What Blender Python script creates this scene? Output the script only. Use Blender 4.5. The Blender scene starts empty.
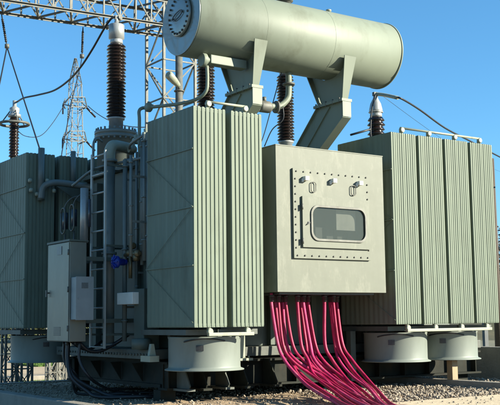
import bpy, bmesh, math, random
from mathutils import Vector, Matrix, Quaternion, noise
random.seed(7)
PI = math.pi
S = bpy.context.scene
COL = S.collection

# ------------------------------------------------------------------ camera (solved from the photograph's corner points)
F_PX, YAW, PITCH, ROLL = 972.41, 0.97290, 0.12115, -0.01166
CAM = Vector((-6.45344, -10.78952, 0.07524))
_v = Vector((math.cos(YAW)*math.cos(PITCH), math.sin(YAW)*math.cos(PITCH), math.sin(PITCH)))
_r0 = Vector((math.sin(YAW), -math.cos(YAW), 0)); _u0 = _r0.cross(_v)
_r = _r0*math.cos(ROLL) + _u0*math.sin(ROLL); _u = -_r0*math.sin(ROLL) + _u0*math.cos(ROLL)
cd = bpy.data.cameras.new('camera'); cam = bpy.data.objects.new('camera', cd); COL.objects.link(cam)
cd.sensor_fit = 'HORIZONTAL'; cd.sensor_width = 36; cd.lens = 36*F_PX/500
cd.clip_start = .1; cd.clip_end = 3000
m = Matrix((( _r.x, _u.x, -_v.x, CAM.x), (_r.y, _u.y, -_v.y, CAM.y), (_r.z, _u.z, -_v.z, CAM.z), (0, 0, 0, 1)))
cam.matrix_world = m
S.camera = cam

def un(px, py, X=None, Y=None, Z=None):
    """surveyed point: where a measured sight line meets a known plane of the plant"""
    d = _v*F_PX + _r*(px-250) - _u*(py-202.5)
    t = (X-CAM.x)/d.x if X is not None else (Y-CAM.y)/d.y if Y is not None else (Z-CAM.z)/d.z
    return CAM + d*t

# ------------------------------------------------------------------ light
S.view_settings.view_transform = 'Standard'; S.view_settings.look = 'None'
S.view_settings.exposure = 1.55; S.view_settings.gamma = 1.0; S.view_settings.use_curve_mapping = False
EL, AZ = math.radians(22), math.radians(311)
sdir = Vector((math.cos(AZ)*math.cos(EL), math.sin(AZ)*math.cos(EL), math.sin(EL)))
W = bpy.data.worlds.new('World'); S.world = W; W.use_nodes = True
nt = W.node_tree; bg = nt.nodes['Background']
sk = nt.nodes.new('ShaderNodeTexSky'); sk.sky_type = 'NISHITA'; sk.sun_disc = False
sk.sun_elevation = EL; sk.sun_rotation = math.atan2(sdir.x, sdir.y)
sk.air_density = 1.0; sk.dust_density = 0.0; sk.ozone_density = 8.5; sk.altitude = 0
hs = nt.nodes.new('ShaderNodeHueSaturation'); hs.inputs['Hue'].default_value = .484; hs.inputs['Saturation'].default_value = 1.0
nt.links.new(sk.outputs[0], hs.inputs['Color']); nt.links.new(hs.outputs[0], bg.inputs[0]); bg.inputs[1].default_value = 0.076
sl = bpy.data.lights.new('sun', 'SUN'); sl.energy = 5.0; sl.angle = math.radians(.5); sl.color = (1, .93, .76)
so = bpy.data.objects.new('sun', sl); COL.objects.link(so); so.location = (0, 0, 30)
so.rotation_euler = sdir.to_track_quat('Z', 'Y').to_euler()

# ------------------------------------------------------------------ materials
def mat(name, col, rough=.5, metal=0., var=.12, scale=3., bump=0., bscale=40., streak=0., dirt=None, spec=.5, coat=0.):
    M = bpy.data.materials.new(name); M.use_nodes = True
    n, l = M.node_tree.nodes, M.node_tree.links; b = n['Principled BSDF']
    b.inputs['Roughness'].default_value = rough; b.inputs['Metallic'].default_value = metal
    b.inputs['Specular IOR Level'].default_value = spec; b.inputs['Coat Weight'].default_value = coat
    tc = n.new('ShaderNodeTexCoord')
    ns = n.new('ShaderNodeTexNoise'); ns.inputs['Scale'].default_value = scale; ns.inputs['Detail'].default_value = 6
    ns.inputs['Roughness'].default_value = .62
    mp = n.new('ShaderNodeMapping'); l.new(tc.outputs['Object'], mp.inputs[0]); l.new(mp.outputs[0], ns.inputs['Vector'])
    if streak: mp.inputs['Scale'].default_value = (1, 1, streak)
    rp = n.new('ShaderNodeValToRGB')
    lo = tuple(c*(1-var) for c in col); hi = tuple(min(1, c*(1+var)) for c in col)
    rp.color_ramp.elements[0].position = .3; rp.color_ramp.elements[1].position = .7
    rp.color_ramp.elements[0].color = (*lo, 1); rp.color_ramp.elements[1].color = (*hi, 1)
    l.new(ns.outputs['Fac'], rp.inputs[0]); out = rp.outputs[0]
    if dirt:
        dc, amount, dscale = dirt
        n2 = n.new('ShaderNodeTexNoise'); n2.inputs['Scale'].default_value = dscale; n2.inputs['Detail'].default_value = 8
        n2.inputs['Roughness'].default_value = .7
        m2 = n.new('ShaderNodeMapping'); m2.inputs['Scale'].default_value = (1, 1, .35); m2.inputs['Location'].default_value = (3.1, 1.7, .4)
        l.new(tc.outputs['Object'], m2.inputs[0]); l.new(m2.outputs[0], n2.inputs['Vector'])
        r2 = n.new('ShaderNodeValToRGB'); r2.color_ramp.elements[0].position = .52; r2.color_ramp.elements[1].position = .72
        r2.color_ramp.elements[0].color = (0, 0, 0, 1); r2.color_ramp.elements[1].color = (amount,)*3 + (1,)
        l.new(n2.outputs['Fac'], r2.inputs[0])
        mx = n.new('ShaderNodeMix'); mx.data_type = 'RGBA'; l.new(r2.outputs[0], mx.inputs['Factor'])
        l.new(out, mx.inputs[6]); mx.inputs[7].default_value = (*dc, 1); out = mx.outputs[2]
    l.new(out, b.inputs['Base Color'])
    if bump:
        nb = n.new('ShaderNodeTexNoise'); nb.inputs['Scale'].default_value = bscale; nb.inputs['Detail'].default_value = 4
        l.new(tc.outputs['Object'], nb.inputs['Vector'])
        bp = n.new('ShaderNodeBump'); bp.inputs['Strength'].default_value = bump; bp.inputs['Distance'].default_value = .02
        l.new(nb.outputs['Fac'], bp.inputs['Height']); l.new(bp.outputs[0], b.inputs['Normal'])
    return M

M = {}
M['rad'] = mat('radiator_paint', (.134, .163, .122), .58, 0, .12, 9, .06, 6, .07, ((.080, .088, .058), .85, 1.3), spec=.22)
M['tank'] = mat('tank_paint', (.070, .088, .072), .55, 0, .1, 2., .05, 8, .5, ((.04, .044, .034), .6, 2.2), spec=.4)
M['cons'] = mat('conservator_paint', (.156, .180, .137), .55, 0, .08, 1.3, .06, 3, .6, ((.100, .110, .075), .8, 1.8), spec=.35)
M['endp'] = mat('glossy_end_paint', (.12, .15, .135), .3, 0, .06, 2, .02, 4, 1, spec=.9, coat=.5)
M['pipe'] = mat('pipe_paint', (.125, .150, .140), .45, 0, .1, 3, .03, 8, 1, ((.07, .075, .055), .6, 3))
M['cab'] = mat('cable_box_paint', (.122, .132, .102), .55, 0, .06, 5, .15, 4, .25, ((.19, .195, .155), .9, 4.2), spec=.3)
M['pale'] = mat('pale_fittings_paint', (0.2236, 0.2408, 0.1806), .45, 0, .08, 8, 0, 8, 1, ((0.1075, 0.0946, 0.0602), .5, 7))
M['skirt'] = mat('fan_housing_paint', (.165, .187, .163), .5, 0, .06, 3, .03, 5, .5, ((.1, .11, .085), .4, 3), spec=.35)
M['steel'] = mat('galvanised_steel', (.100, .102, .088), .6, .2, .3, 7, 0, 8, 1, ((.05, .042, .03), .5, 6))
M['stain'] = mat('stainless_sheet', (.15, .155, .135), .45, .7, .12, 3, .08, 10, .4, ((.19, .165, .10), .7, 1.5))
M['ladder'] = mat('ladder_paint', (.30, .32, .30), .5, .1, .1, 7)
M['darkpaint'] = mat('dark_grey_paint', (0.043, 0.04945, 0.04945), .5, 0, .15, 6)
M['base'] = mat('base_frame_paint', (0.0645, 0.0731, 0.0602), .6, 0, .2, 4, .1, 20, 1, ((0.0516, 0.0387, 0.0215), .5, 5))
M['skid'] = mat('dark_skid_tone', (.016, .018, .014), .7, 0, .3, 4, .1, 20, 1, ((.035, .025, .014), .6, 5), spec=.15)  # near-black tone for beams, floor and feet, darker than the flange above
M['porc'] = mat('brown_porcelain', (.011, .0065, .005), .25, 0, .25, 5, coat=.15)
M['alu'] = mat('cast_aluminium', (.30, .31, .30), .4, .4, .12, 9, .04, 20, 1, ((.16, .15, .12), .6, 6))
M['white'] = mat('white_plastic', (.62, .62, .56), .45, 0, .08, 9)
M['blue'] = mat('blue_enamel', (.008, .03, .26), .4, 0, .3, 12)
M['bluegel'] = mat('grey_gel_glass', (.028, .036, .050), .25, 0, .3, 30)
M['rubber'] = mat('black_cable_rubber', (0.0144, 0.0144, 0.016), .45, 0, .2, 10)
M['wire'] = mat('weathered_wire', (0.0215, 0.02365, 0.0258), .5, .3, .2, 10)
M['pink'] = mat('magenta_cable_sheath', (.26, .005, .048), .5, 0, .3, 6, .1, 14, 1, ((.20, .05, .06), .7, 4), spec=.35)
M['pink2'] = mat('faded_magenta_sheath', (.34, .02, .09), .55, 0, .3, 6, .1, 14, 1, ((.36, .18, .20), .8, 4), spec=.35)
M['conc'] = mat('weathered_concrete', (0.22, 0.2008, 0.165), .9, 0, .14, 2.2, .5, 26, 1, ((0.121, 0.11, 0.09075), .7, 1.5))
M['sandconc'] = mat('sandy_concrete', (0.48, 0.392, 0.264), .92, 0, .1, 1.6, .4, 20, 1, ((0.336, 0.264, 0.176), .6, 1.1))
M['gravelbed'] = mat('gravel_bed', (.32, .235, .15), .95, 0, .25, 12, 1., 34, 1, ((.16, .12, .08), .7, 4))
M['ground'] = mat('sandy_soil', (0.35, 0.2695, 0.175), .95, 0, .16, .35, .6, 9, 1, ((0.21, 0.189, 0.105), .6, .12))
M['bounce_damp'] = mat('dark_bounce_damper', (.05, .05, .05), .9, 0, .2, 1.2, .6, 60, 1, ((.09, .08, .065), .6, .7))
M['scrub'] = mat('dry_scrub_ground', (.13, .125, .075), .95, 0, .35, .9, 1., 5, 1, ((.20, .16, .09), .6, .5))
M['hill'] = mat('scrub_hillside', (0.072, 0.069, 0.033), .95, 0, .4, .5, 1., 2.5, 1, ((0.12, 0.09, 0.048), .7, .25))
M['grass'] = mat('green_grass', (0.08, 0.152, 0.024), .8, 0, .3, 6)
M['leaf'] = mat('olive_leaf', (0.0595, 0.07, 0.0245), .6, 0, .4, 1.5)
M['leaf2'] = mat('brown_green_leaf', (0.084, 0.06, 0.027), .6, 0, .4, 1.5)
M['bark'] = mat('brown_bark', (0.043, 0.0301, 0.01935), .9, 0, .3, 8, .5, 20)
M['wood'] = mat('tarred_wood', (0.0473, 0.0344, 0.02365), .8, 0, .3, 12, .3, 30, .1)
M['stoneA'] = mat('pale_stone', (.24, .20, .15), .9, 0, .55, 14, .3, 30)
M['plaque'] = mat('dark_plaque', (0.0301, 0.0301, 0.0301), .4, 0, .4, 60)
M['greypl'] = mat('grey_label_plate', (0.0946, 0.0989, 0.0989), .4, 0, .15, 40)
M['copper'] = mat('copper_strap', (0.215, 0.086, 0.0387), .5, .4, .3, 8)
# window glass: slightly tinted, see the box interior
g = bpy.data.materials.new('inspection_glass'); g.use_nodes = True
gb = g.node_tree.nodes['Principled BSDF']; gb.inputs['Base Color'].default_value = (.075, .085, .07, 1)
gb.inputs['Roughness'].default_value = .06; gb.inputs['Alpha'].default_value = .42; M['glass'] = g
M['inner'] = mat('box_interior', (.06, .07, .055), .6, 0, .15, 6)
M['inner2'] = mat('box_interior_light', (.42, .44, .36), .6, 0, .15, 6)

# ------------------------------------------------------------------ mesh builder
class MB:
    def __init__(s): s.bm = bmesh.new()
    def box(s, x0, x1, y0, y1, z0, z1):
        v = [s.bm.verts.new((x, y, z)) for x in (x0, x1) for y in (y0, y1) for z in (z0, z1)]
        for f in ((0,1,3,2),(4,6,7,5),(0,4,5,1),(2,3,7,6),(0,2,6,4),(1,5,7,3)):
            s.bm.faces.new([v[i] for i in f])
        return s
    def prism(s, pts, axis, a, b):
        """polygon pts in the other two axes, extruded along axis from a to b"""
        def P(p, t): return {'x': (t, p[0], p[1]), 'y': (p[0], t, p[1]), 'z': (p[0], p[1], t)}[axis]
        A = [s.bm.verts.new(P(p, a)) for p in pts]; B = [s.bm.verts.new(P(p, b)) for p in pts]
        n = len(pts)
        s.bm.faces.new(A); s.bm.faces.new(B[::-1])
        for i in range(n): s.bm.faces.new((A[i], B[i], B[(i+1) % n], A[(i+1) % n]))
        return s
    def tube(s, pts, r, n=10, smooth=True, rr=None):
        pts = [Vector(p) for p in pts]; rings = []; up = None
        for i, p in enumerate(pts):
            t = (pts[min(i+1, len(pts)-1)] - pts[max(i-1, 0)]).normalized()
            if up is None:
                up = t.orthogonal().normalized()
            up = (up - t*up.dot(t)).normalized(); w = t.cross(up)
            R = rr[i] if rr else r
            rings.append([s.bm.verts.new(p + (up*math.cos(2*PI*k/n) + w*math.sin(2*PI*k/n))*R) for k in range(n)])
        for a, b in zip(rings, rings[1:]):
            for k in range(n):
                f = s.bm.faces.new((a[k], a[(k+1) % n], b[(k+1) % n], b[k])); f.smooth = smooth
        s.bm.faces.new(rings[0][::-1]); s.bm.faces.new(rings[-1])
        return s
    def bar(s, a, b, w): return s.tube([a, b], w*.7071, 4, False)
    def angle(s, a, b, w, t=None):
        """an L section member"""
        a, b = Vector(a), Vector(b); d = (b-a).normalized(); t = t or w*.22
        u = d.cross(Vector((0, 0, 1)));  u = u.normalized() if u.length > .05 else Vector((1, 0, 0)); v = d.cross(u)
        prof = [(0,0),(w,0),(w,t),(t,t),(t,w),(0,w)]
        A = [s.bm.verts.new(a+u*p+v*q) for p, q in prof]; B = [s.bm.verts.new(b+u*p+v*q) for p, q in prof]
        for i in range(6): s.bm.faces.new((A[i], B[i], B[(i+1) % 6], A[(i+1) % 6]))
        s.bm.faces.new(A); s.bm.faces.new(B[::-1]); return s
    def lathe(s, prof, c=(0, 0, 0), axis='z', n=32, smooth=True, sharp=()):
        """prof = [(radius, height)...] from one end to the other"""
        c = Vector(c); rings = []
        for r, h in prof:
            ring = []
            for k in range(n):
                a = 2*PI*k/n; p, q = r*math.cos(a), r*math.sin(a)
                o = {'z': (p, q, h), 'x': (h, p, q), 'y': (p, h, q)}[axis]
                ring.append(s.bm.verts.new(c + Vector(o)))
            rings.append(ring)
        for a, b in zip(rings, rings[1:]):
            for k in range(n):
                f = s.bm.faces.new((a[k], a[(k+1) % n], b[(k+1) % n], b[k])); f.smooth = smooth
        s.bm.faces.new(rings[0][::-1]); s.bm.faces.new(rings[-1])
        return s
    def cyl(s, c, r, h, axis='z', n=24): return s.lathe([(r, 0), (r, h)], c, axis, n)
    def torus(s, c, R, r, axis='z', n=40, k=10):
        pts = []
        V = []
        for i in range(n):
            a = 2*PI*i/n; ring = []
            for j in range(k):
                b = 2*PI*j/k; q = R + r*math.cos(b); p = (q*math.cos(a), q*math.sin(a), r*math.sin(b))
                if axis == 'x': p = (p[2], p[0], p[1])
                if axis == 'y': p = (p[0], p[2], p[1])
                ring.append(s.bm.verts.new(Vector(c)+Vector(p)))
            V.append(ring)
        for i in range(n):
            for j in range(k):
                f = s.bm.faces.new((V[i][j], V[(i+1) % n][j], V[(i+1) % n][(j+1) % k], V[i][(j+1) % k])); f.smooth = True
        return s

def curve(pts, n=8):
    """Catmull-Rom through the points"""
    P = [Vector(p) for p in pts]; P = [2*P[0]-P[1]] + P + [2*P[-1]-P[-2]]; out = []
    for i in range(1, len(P)-2):
        for k in range(n):
            t = k/n; a, b, c, d = P[i-1:i+3]
            out.append(.5*((2*b) + (c-a)*t + (2*a-5*b+4*c-d)*t*t + (3*b-a-3*c+d)*t**3))
    out.append(P[-2]); return out
def sag(a, b, drop, n=24):
    a, b = Vector(a), Vector(b)
    return [a.lerp(b, i/n) - Vector((0, 0, drop*4*(i/n)*(1-i/n))) for i in range(n+1)]

def link(name, mesh, parent=None, loc=None, label=None):
    o = bpy.data.objects.new(name, mesh); COL.objects.link(o)
    if loc is not None: o.location = loc
    if parent is not None:
        o.parent = parent
        if parent.type == 'EMPTY': o.matrix_parent_inverse = Matrix.LocRotScale(parent.location, parent.rotation_euler, None).inverted()
    if label: o['label'] = label
    return o
def build(name, mb, mt, parent=None, loc=None, label=None, bevel=0, recalc=True):
    if recalc: bmesh.ops.recalc_face_normals(mb.bm, faces=mb.bm.faces)
    me = bpy.data.meshes.new(name); mb.bm.to_mesh(me); mb.bm.free()
    me.materials.append(M[mt] if isinstance(mt, str) else mt)
    o = link(name, me, parent, loc, label)
    if bevel:
        b = o.modifiers.new('edge', 'BEVEL'); b.width = bevel; b.segments = 2; b.limit_method = 'ANGLE'; b.angle_limit = .7
    return o
def thing(name, label, cat, loc, group=None, rz=0):
    o = bpy.data.objects.new(name, None); COL.objects.link(o); o.location = loc; o.rotation_euler = (0, 0, rz)
    o.empty_display_size = .2
    o['label'] = label; o['category'] = cat
    if group: o['group'] = group
    return o
def tag(o, label, cat, group=None):
    o['label'] = label; o['category'] = cat
    if group: o['group'] = group
    return o

GZ = -1.40       # outside ground
BZ = -1.00       # gravel bed inside the containment
# ================================================================== SETTING
mb = MB()
N = 60
grid = []
# one ground sheet: fine near the plant, reaching the horizon
def gz(x, y):
    d = math.hypot(x-3, y-3)
    h = GZ - .02
    if d > 14: h += (noise.noise(Vector((x*.03, y*.03, 0))))*min(1, (d-14)/60)*.35
    return h
ax = [-1500, -700, -300, -150, -90] + [-60+i*4 for i in range(40)] + [110, 150, 300, 700, 1500]
V = [[mb.bm.verts.new((x, y, gz(x, y))) for y in ax] for x in ax]
for i in range(len(ax)-1):
    for j in range(len(ax)-1):
        f = mb.bm.faces.new((V[i][j], V[i+1][j], V[i+1][j+1], V[i][j+1])); f.smooth = True
build('ground', mb, 'ground')['kind'] = 'structure'
mb = MB(); q = [(-22, -40), (16, -40), (16, -4.75), (-1.3, -4.75), (-1.3, 9), (-22, 9)]
vs_ = [mb.bm.verts.new((x, y, GZ-.014)) for x, y in q]; mb.bm.faces.new(vs_)
o = build('bounce_damping_sheet', mb, 'bounce_damp'); o['kind'] = 'structure'  # added dark sheet, mostly out of view, weakening light bounced off the ground
# concrete pad + gravel bed sheet
mb = MB(); nx, ny = 90, 90
X0, X1, Y0, Y1 = -.92, 7.1, -1.32, 6.5
V = [[mb.bm.verts.new((X0+(X1-X0)*i/nx, Y0+(Y1-Y0)*j/ny, BZ - .02 + .03*noise.noise(Vector((i*.22, j*.22, 1))) + .012*noise.noise(Vector((i*.9, j*.9, 2))))) for j in range(ny+1)] for i in range(nx+1)]
for i in range(nx):
    for j in range(ny):
        f = mb.bm.faces.new((V[i][j], V[i+1][j], V[i+1][j+1], V[i][j+1])); f.smooth = True
o = build('gravel_bed', mb, 'gravelbed'); o['kind'] = 'structure'
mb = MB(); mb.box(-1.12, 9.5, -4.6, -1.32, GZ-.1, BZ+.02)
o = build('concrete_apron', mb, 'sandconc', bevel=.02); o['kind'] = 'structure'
mb = MB(); mb.box(-1.12, -.92, -1.318, 6.7, GZ-.1, BZ+.035)
tag(build('containment_kerb', mb, 'conc', bevel=.015), 'low concrete kerb edging the gravel bed beside the shaded end of the transformer', 'kerb')
mb = MB(); mb.box(-.918, 6.9, 6.5, 6.7, GZ-.1, BZ+.01)
tag(build('containment_kerb', mb, 'conc', bevel=.015), 'low concrete kerb closing the gravel bed behind the transformer', 'kerb')
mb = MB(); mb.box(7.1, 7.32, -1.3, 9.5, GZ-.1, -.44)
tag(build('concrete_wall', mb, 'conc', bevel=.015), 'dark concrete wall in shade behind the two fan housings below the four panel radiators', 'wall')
mb = MB(); mb.box(4.92, 5.08, -1.28, 6.2, BZ-.03, -.885); mb.box(4.86, 5.14, -1.28, 6.2, BZ-.04, -.975)
tag(build('skid_rail', mb, 'conc', bevel=.01), 'long pale rail beam lying in the pebbles under the four panel radiators', 'rail')

# pebbles
mb = MB()
def ico():
    b = bmesh.new(); bmesh.ops.create_icosphere(b, subdivisions=1, radius=1)
    vs = [v.co.copy() for v in b.verts]; fs = [[v.index for v in f.verts] for f in b.faces]; b.free(); return vs, fs
IV, IF = ico()
verts, faces = [], []
def stone(x, y, z, s):
    q = Quaternion((random.random()-.5, random.random()-.5, random.random()-.5, random.random()-.5)).normalized()
    sc = Vector((random.uniform(.7, 1.3), random.uniform(.6, 1.), random.uniform(.45, .8)))*s
    k = len(verts)
    for v in IV:
        w = Vector((v.x*sc.x, v.y*sc.y, v.z*sc.z))*random.uniform(.85, 1.15); w.rotate(q); verts.append((w.x+x, w.y+y, w.z*.8+z))
    for f in IF: faces.append([i+k for i in f])
for i in range(7500):
    x, y = random.uniform(-.9, 7.05), random.uniform(-1.28, 6.4)
    big = x > 2.6 and y < 2
    if x < 2.4 and y < 1.4 and random.random() < .55: continue
    stone(x, y, BZ + random.uniform(-.015, .012), random.uniform(.011, .024)*(1.3 if big else 1))
for i in range(2600):
    x, y = random.uniform(2.3, 7.05), random.uniform(-1.28, 1.2)
    stone(x, y, BZ + random.uniform(0, .03), random.uniform(.014, .036))
for i in range(260):
    x, y = random.uniform(-1.5, 6), random.uniform(-2.4, -1.3)
    stone(x, y, BZ + .025, random.uniform(.008, .02))
me = bpy.data.meshes.new('pebbles'); me.from_pydata(verts, [], faces); me.materials.append(M['stoneA'])
o = link('pebbles', me); o['kind'] = 'stuff'; o['label'] = 'loose pale pebbles spread over the gravel bed'; o['category'] = 'pebbles'

# ================================================================== THE TRANSFORMER
T = thing('power_transformer', 'huge grey green power transformer with radiator banks, oil conservator drum and pale cable box', 'transformer', (3.0, 2.8, BZ))
H = 2.9
# ---- tank
mb = MB()
TX0, TX1, TY0, TY1, TZ = .38, 6.35, 1.5, 4.15, 2.42
ch = .22
mb.prism([(TX0+ch, TY0), (TX1-ch, TY0), (TX1, TY0+ch), (TX1, TY1-ch), (TX1-ch, TY1), (TX0+ch, TY1), (TX0, TY1-ch), (TX0, TY0+ch)], 'z', -.302, TZ)
tank = build('tank', mb, 'tank', T, bevel=.012)
mb = MB()
mb.prism([(TX0+.1, TY0-.1), (TX1-.1, TY0-.1), (TX1+.1, TY0+.1), (TX1+.1, TY1-.1), (TX1-.1, TY1+.1), (TX0+.1, TY1+.1), (TX0-.1, TY1-.1), (TX0-.1, TY0+.1)], 'z', TZ+.003, TZ+.07)
mb.prism([(TX0+.2, TY0+.1), (TX1-.2, TY0+.1), (TX1-.2, TY1-.1), (TX0+.2, TY1-.1)], 'z', TZ+.07, TZ+.2)
for i in range(30):
    y = TY0+.1+i*(TY1-TY0-.2)/29; mb.cyl((TX0-.07, y, TZ+.07), .012, .03, n=6)
for i in range(60):
    x = TX0+.1+i*(TX1-TX0-.2)/59; mb.cyl((x, TY0-.07, TZ+.07), .012, .03, n=6)
build('cover', mb, 'tank', tank, bevel=.008)
def stiff(pts):
    mb = MB(); pts(mb); return build('stiffener', mb, 'tank', tank, bevel=.006)
stiff(lambda m: m.box(TX0-.1, TX0-.002, 1.78, 1.9, -.29, TZ-.1))
stiff(lambda m: m.box(TX0-.1, TX0-.002, 3.5, 3.62, -.29, TZ-.1))
for x in (1.3, 2.2, 3.0, 4.0, 5.0): stiff(lambda m: m.box(x, x+.1, TY0-.1, TY0-.002, -.29, TZ-.1))
# sloping stiffener plates with folded heads on the shaded end
stiff(lambda m: m.prism([(2.15, -.29), (2.15, 2.0), (1.9, 2.28), (1.97, 2.3), (2.23, 2.04), (2.23, -.29)], 'x', .3, .376))

# ---- base frame
mb = MB()
mb.box(.02, 6.6, 1.22, 4.45, -.44, -.303)
base = build('bottom_flange', mb, 'base', T, bevel=.008)
mb = MB()
for i in range(34): mb.cyl((.0, 1.3+i*.092, -.375), .018, .03, 'x', 6)
build('bolt_row', mb, 'base', base)
mb = MB()
def ibeam_x(m, x0, x1, y, z0, z1, w=.2):
    m.box(x0, x1, y-w/2, y+w/2, z1-.03, z1); m.box(x0, x1, y-w/2, y+w/2, z0, z0+.03); m.box(x0, x1, y-.012, y+.012, z0+.03, z1-.03)
    k = x0+.02
    while k < x1:
        m.box(k, k+.015, y-w/2+.005, y-.012, z0+.03, z1-.03); k += .55
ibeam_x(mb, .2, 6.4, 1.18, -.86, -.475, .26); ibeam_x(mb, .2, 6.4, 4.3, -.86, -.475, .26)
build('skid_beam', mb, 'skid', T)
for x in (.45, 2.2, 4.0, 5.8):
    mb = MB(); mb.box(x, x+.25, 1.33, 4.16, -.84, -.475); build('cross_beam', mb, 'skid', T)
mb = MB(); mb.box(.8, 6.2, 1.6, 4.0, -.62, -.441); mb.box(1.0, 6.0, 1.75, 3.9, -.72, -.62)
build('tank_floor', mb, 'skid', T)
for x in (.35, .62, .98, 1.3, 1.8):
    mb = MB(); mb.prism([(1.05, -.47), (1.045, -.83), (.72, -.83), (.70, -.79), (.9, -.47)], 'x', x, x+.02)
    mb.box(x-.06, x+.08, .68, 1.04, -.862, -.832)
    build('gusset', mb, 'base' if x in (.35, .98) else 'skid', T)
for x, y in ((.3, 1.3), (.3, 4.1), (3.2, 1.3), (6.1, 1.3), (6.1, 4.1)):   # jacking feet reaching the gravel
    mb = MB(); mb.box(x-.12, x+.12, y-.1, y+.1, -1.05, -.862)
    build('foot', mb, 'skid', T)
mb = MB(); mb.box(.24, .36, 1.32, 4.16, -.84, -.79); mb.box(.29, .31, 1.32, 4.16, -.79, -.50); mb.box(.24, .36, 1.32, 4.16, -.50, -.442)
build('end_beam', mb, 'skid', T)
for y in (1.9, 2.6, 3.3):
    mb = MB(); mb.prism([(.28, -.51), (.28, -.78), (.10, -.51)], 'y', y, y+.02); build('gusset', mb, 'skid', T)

# ---- radiators
RW, RD = .52, 1.275
def radiator_mesh(nf, name):
    mb = MB(); pitch = RW/nf; gap = .006 if nf < 10 else .005
    for i in range(nf):
        x0 = i*pitch + gap/2; x1 = (i+1)*pitch - gap/2; xm = (x0+x1)/2; b = .009 if nf < 10 else .005
        yo = random.uniform(-.003, .002); xm_ = 0
        yb = .016 if nf < 10 else .006
        pts = [(x0+b, yo), (x0, yb)]
        nw = 11                                   # pressed vertical flutes down the broad face of every panel
        for k in range(nw*4+1):
            y = .03 + (RD-.06)*k/(nw*4); d = .0065*(.5-.5*math.cos(2*PI*(k % 4)/4))
            pts.append((x0+d, y))
        pts += [(x0, RD-.016), (x0+b, RD), (x1-b, RD), (x1, RD-.016)]
        for k in range(nw*4, -1, -1):
            y = .03 + (RD-.06)*k/(nw*4); d = .0065*(.5-.5*math.cos(2*PI*(k % 4)/4))
            pts.append((x1-d, y))
        pts += [(x1, yb), (x1-b, yo)]
        dz = .018
        A = [mb.bm.verts.new((p[0], p[1], 0)) for p in pts]; A1 = [mb.bm.verts.new((p[0], p[1], dz)) for p in pts]
        n = len(pts)
        # taper the very top and bottom so that the panel ends read as welded seams
        def ring(z, s): return [mb.bm.verts.new((xm+(p[0]-xm)*s, RD/2+(p[1]-RD/2)*(1-(1-s)*.02), z)) for p in pts]
        R = [ring(0, .8), ring(.02, 1), ring(H-.02, 1), ring(H, .8)]
        for v in A+A1: mb.bm.verts.remove(v)
        for a, b_ in zip(R, R[1:]):
            for k in range(n): mb.bm.faces.new((a[k], a[(k+1) % n], b_[(k+1) % n], b_[k]))
        mb.bm.faces.new(R[0][::-1]); mb.bm.faces.new(R[-1])
    mb.box(.012, RW-.012, .0105 if nf < 10 else .0062, RD-.03, .012, H-.014)     # inner core closes the view between panels
    mb.box(.01, RW-.01, .008, .02, .0, .05); mb.box(.01, RW-.01, .008, .02, H-.06, H-.01)
    bmesh.ops.recalc_face_normals(mb.bm, faces=mb.bm.faces)
    me = bpy.data.meshes.new(name); mb.bm.to_mesh(me); mb.bm.free(); me.materials.append(M['rad']); return me
ME8, ME11 = radiator_mesh(8, 'radiator_panels'), radiator_mesh(12, 'radiator_panels_fine')
def lug_mesh(up):
    mb = MB(); s = 1 if up else -1; z = H if up else 0
    mb.tube([(0, .05, z-.01*s), (0, .05, z+.045*s)], .03, 12)
    mb.lathe([(.0301, -.028), (.043, -.02), (.043, .02), (.0301, .028)], (0, .03, z+.055*s), 'y', 16)
    bmesh.ops.recalc_face_normals(mb.bm, faces=mb.bm.faces)
    me = bpy.data.meshes.new('lug'); mb.bm.to_mesh(me); mb.bm.free(); me.materials.append(M['pale']); return me
LUGT, LUGB = lug_mesh(True), lug_mesh(False)
mb = MB()
lv = [2.33, 1.56, .8, .06]
for z in lv[:3]: mb.box(-.010, -.002, .0, RD, z-.008, z+.008)
for i, (za, zb) in enumerate(((lv[0], lv[1]), (lv[1], lv[2]), (lv[2], lv[3]))):
    a, b = ((RD, za), (0, zb)) if i % 2 == 0 else ((0, za), (RD, zb))
    mb.bar((-.011, a[0], a[1]), (-.011, b[0], b[1]), .006)
bmesh.ops.recalc_face_normals(mb.bm, faces=mb.bm.faces)
BRACE = bpy.data.meshes.new('brace'); mb.bm.to_mesh(BRACE); mb.bm.free(); BRACE.materials.append(M['rad'])
def stub_mesh():
    mb = MB()
    for z in (.13, H-.16): mb.tube([(RW/2, RD-.04, z), (RW/2, RD+.16, z)], .05, 14); mb.cyl((RW/2, RD+.12, z), .085, .03, 'y', 16)
    bmesh.ops.recalc_face_normals(mb.bm, faces=mb.bm.faces)
    me = bpy.data.meshes.new('stub'); mb.bm.to_mesh(me); mb.bm.free(); me.materials.append(M['tank']); return me
STUB = stub_mesh()
def radiator(x, y, me, brace=False, lugs=True):
    r = link('radiator', me, T, (x, y, 0))
    if lugs:
        link('lug_or_sun_patch', LUGT, r, (RW/2, 0, 0)); link('lug_or_sun_patch', LUGB, r, (RW/2, 0, 0))
    if brace: link('brace', BRACE, r, (0, 0, 0))
    link('pipe_stub', STUB, r, (0, 0, 0))
    return r
for i, x in enumerate((0., .592)): radiator(x, 0, ME8, i == 0)
for i in range(4): radiator(3.49+i*.571, 0, ME11, i == 0)
for i in range(3): r = radiator(-.55+i*.6, 4.47, ME8, i == 0, False)
for i in range(4): radiator(3.49+i*.571, 4.47, ME11, False, False)
# rear bank stubs point at the tank instead: covered by the header pipes below

def bar_part(name, pts, r, mt='pale', n=10, parent=T, label=None):
    mb = MB(); mb.tube(pts, r, n); return build(name, mb, mt, parent, label=label)
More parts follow.
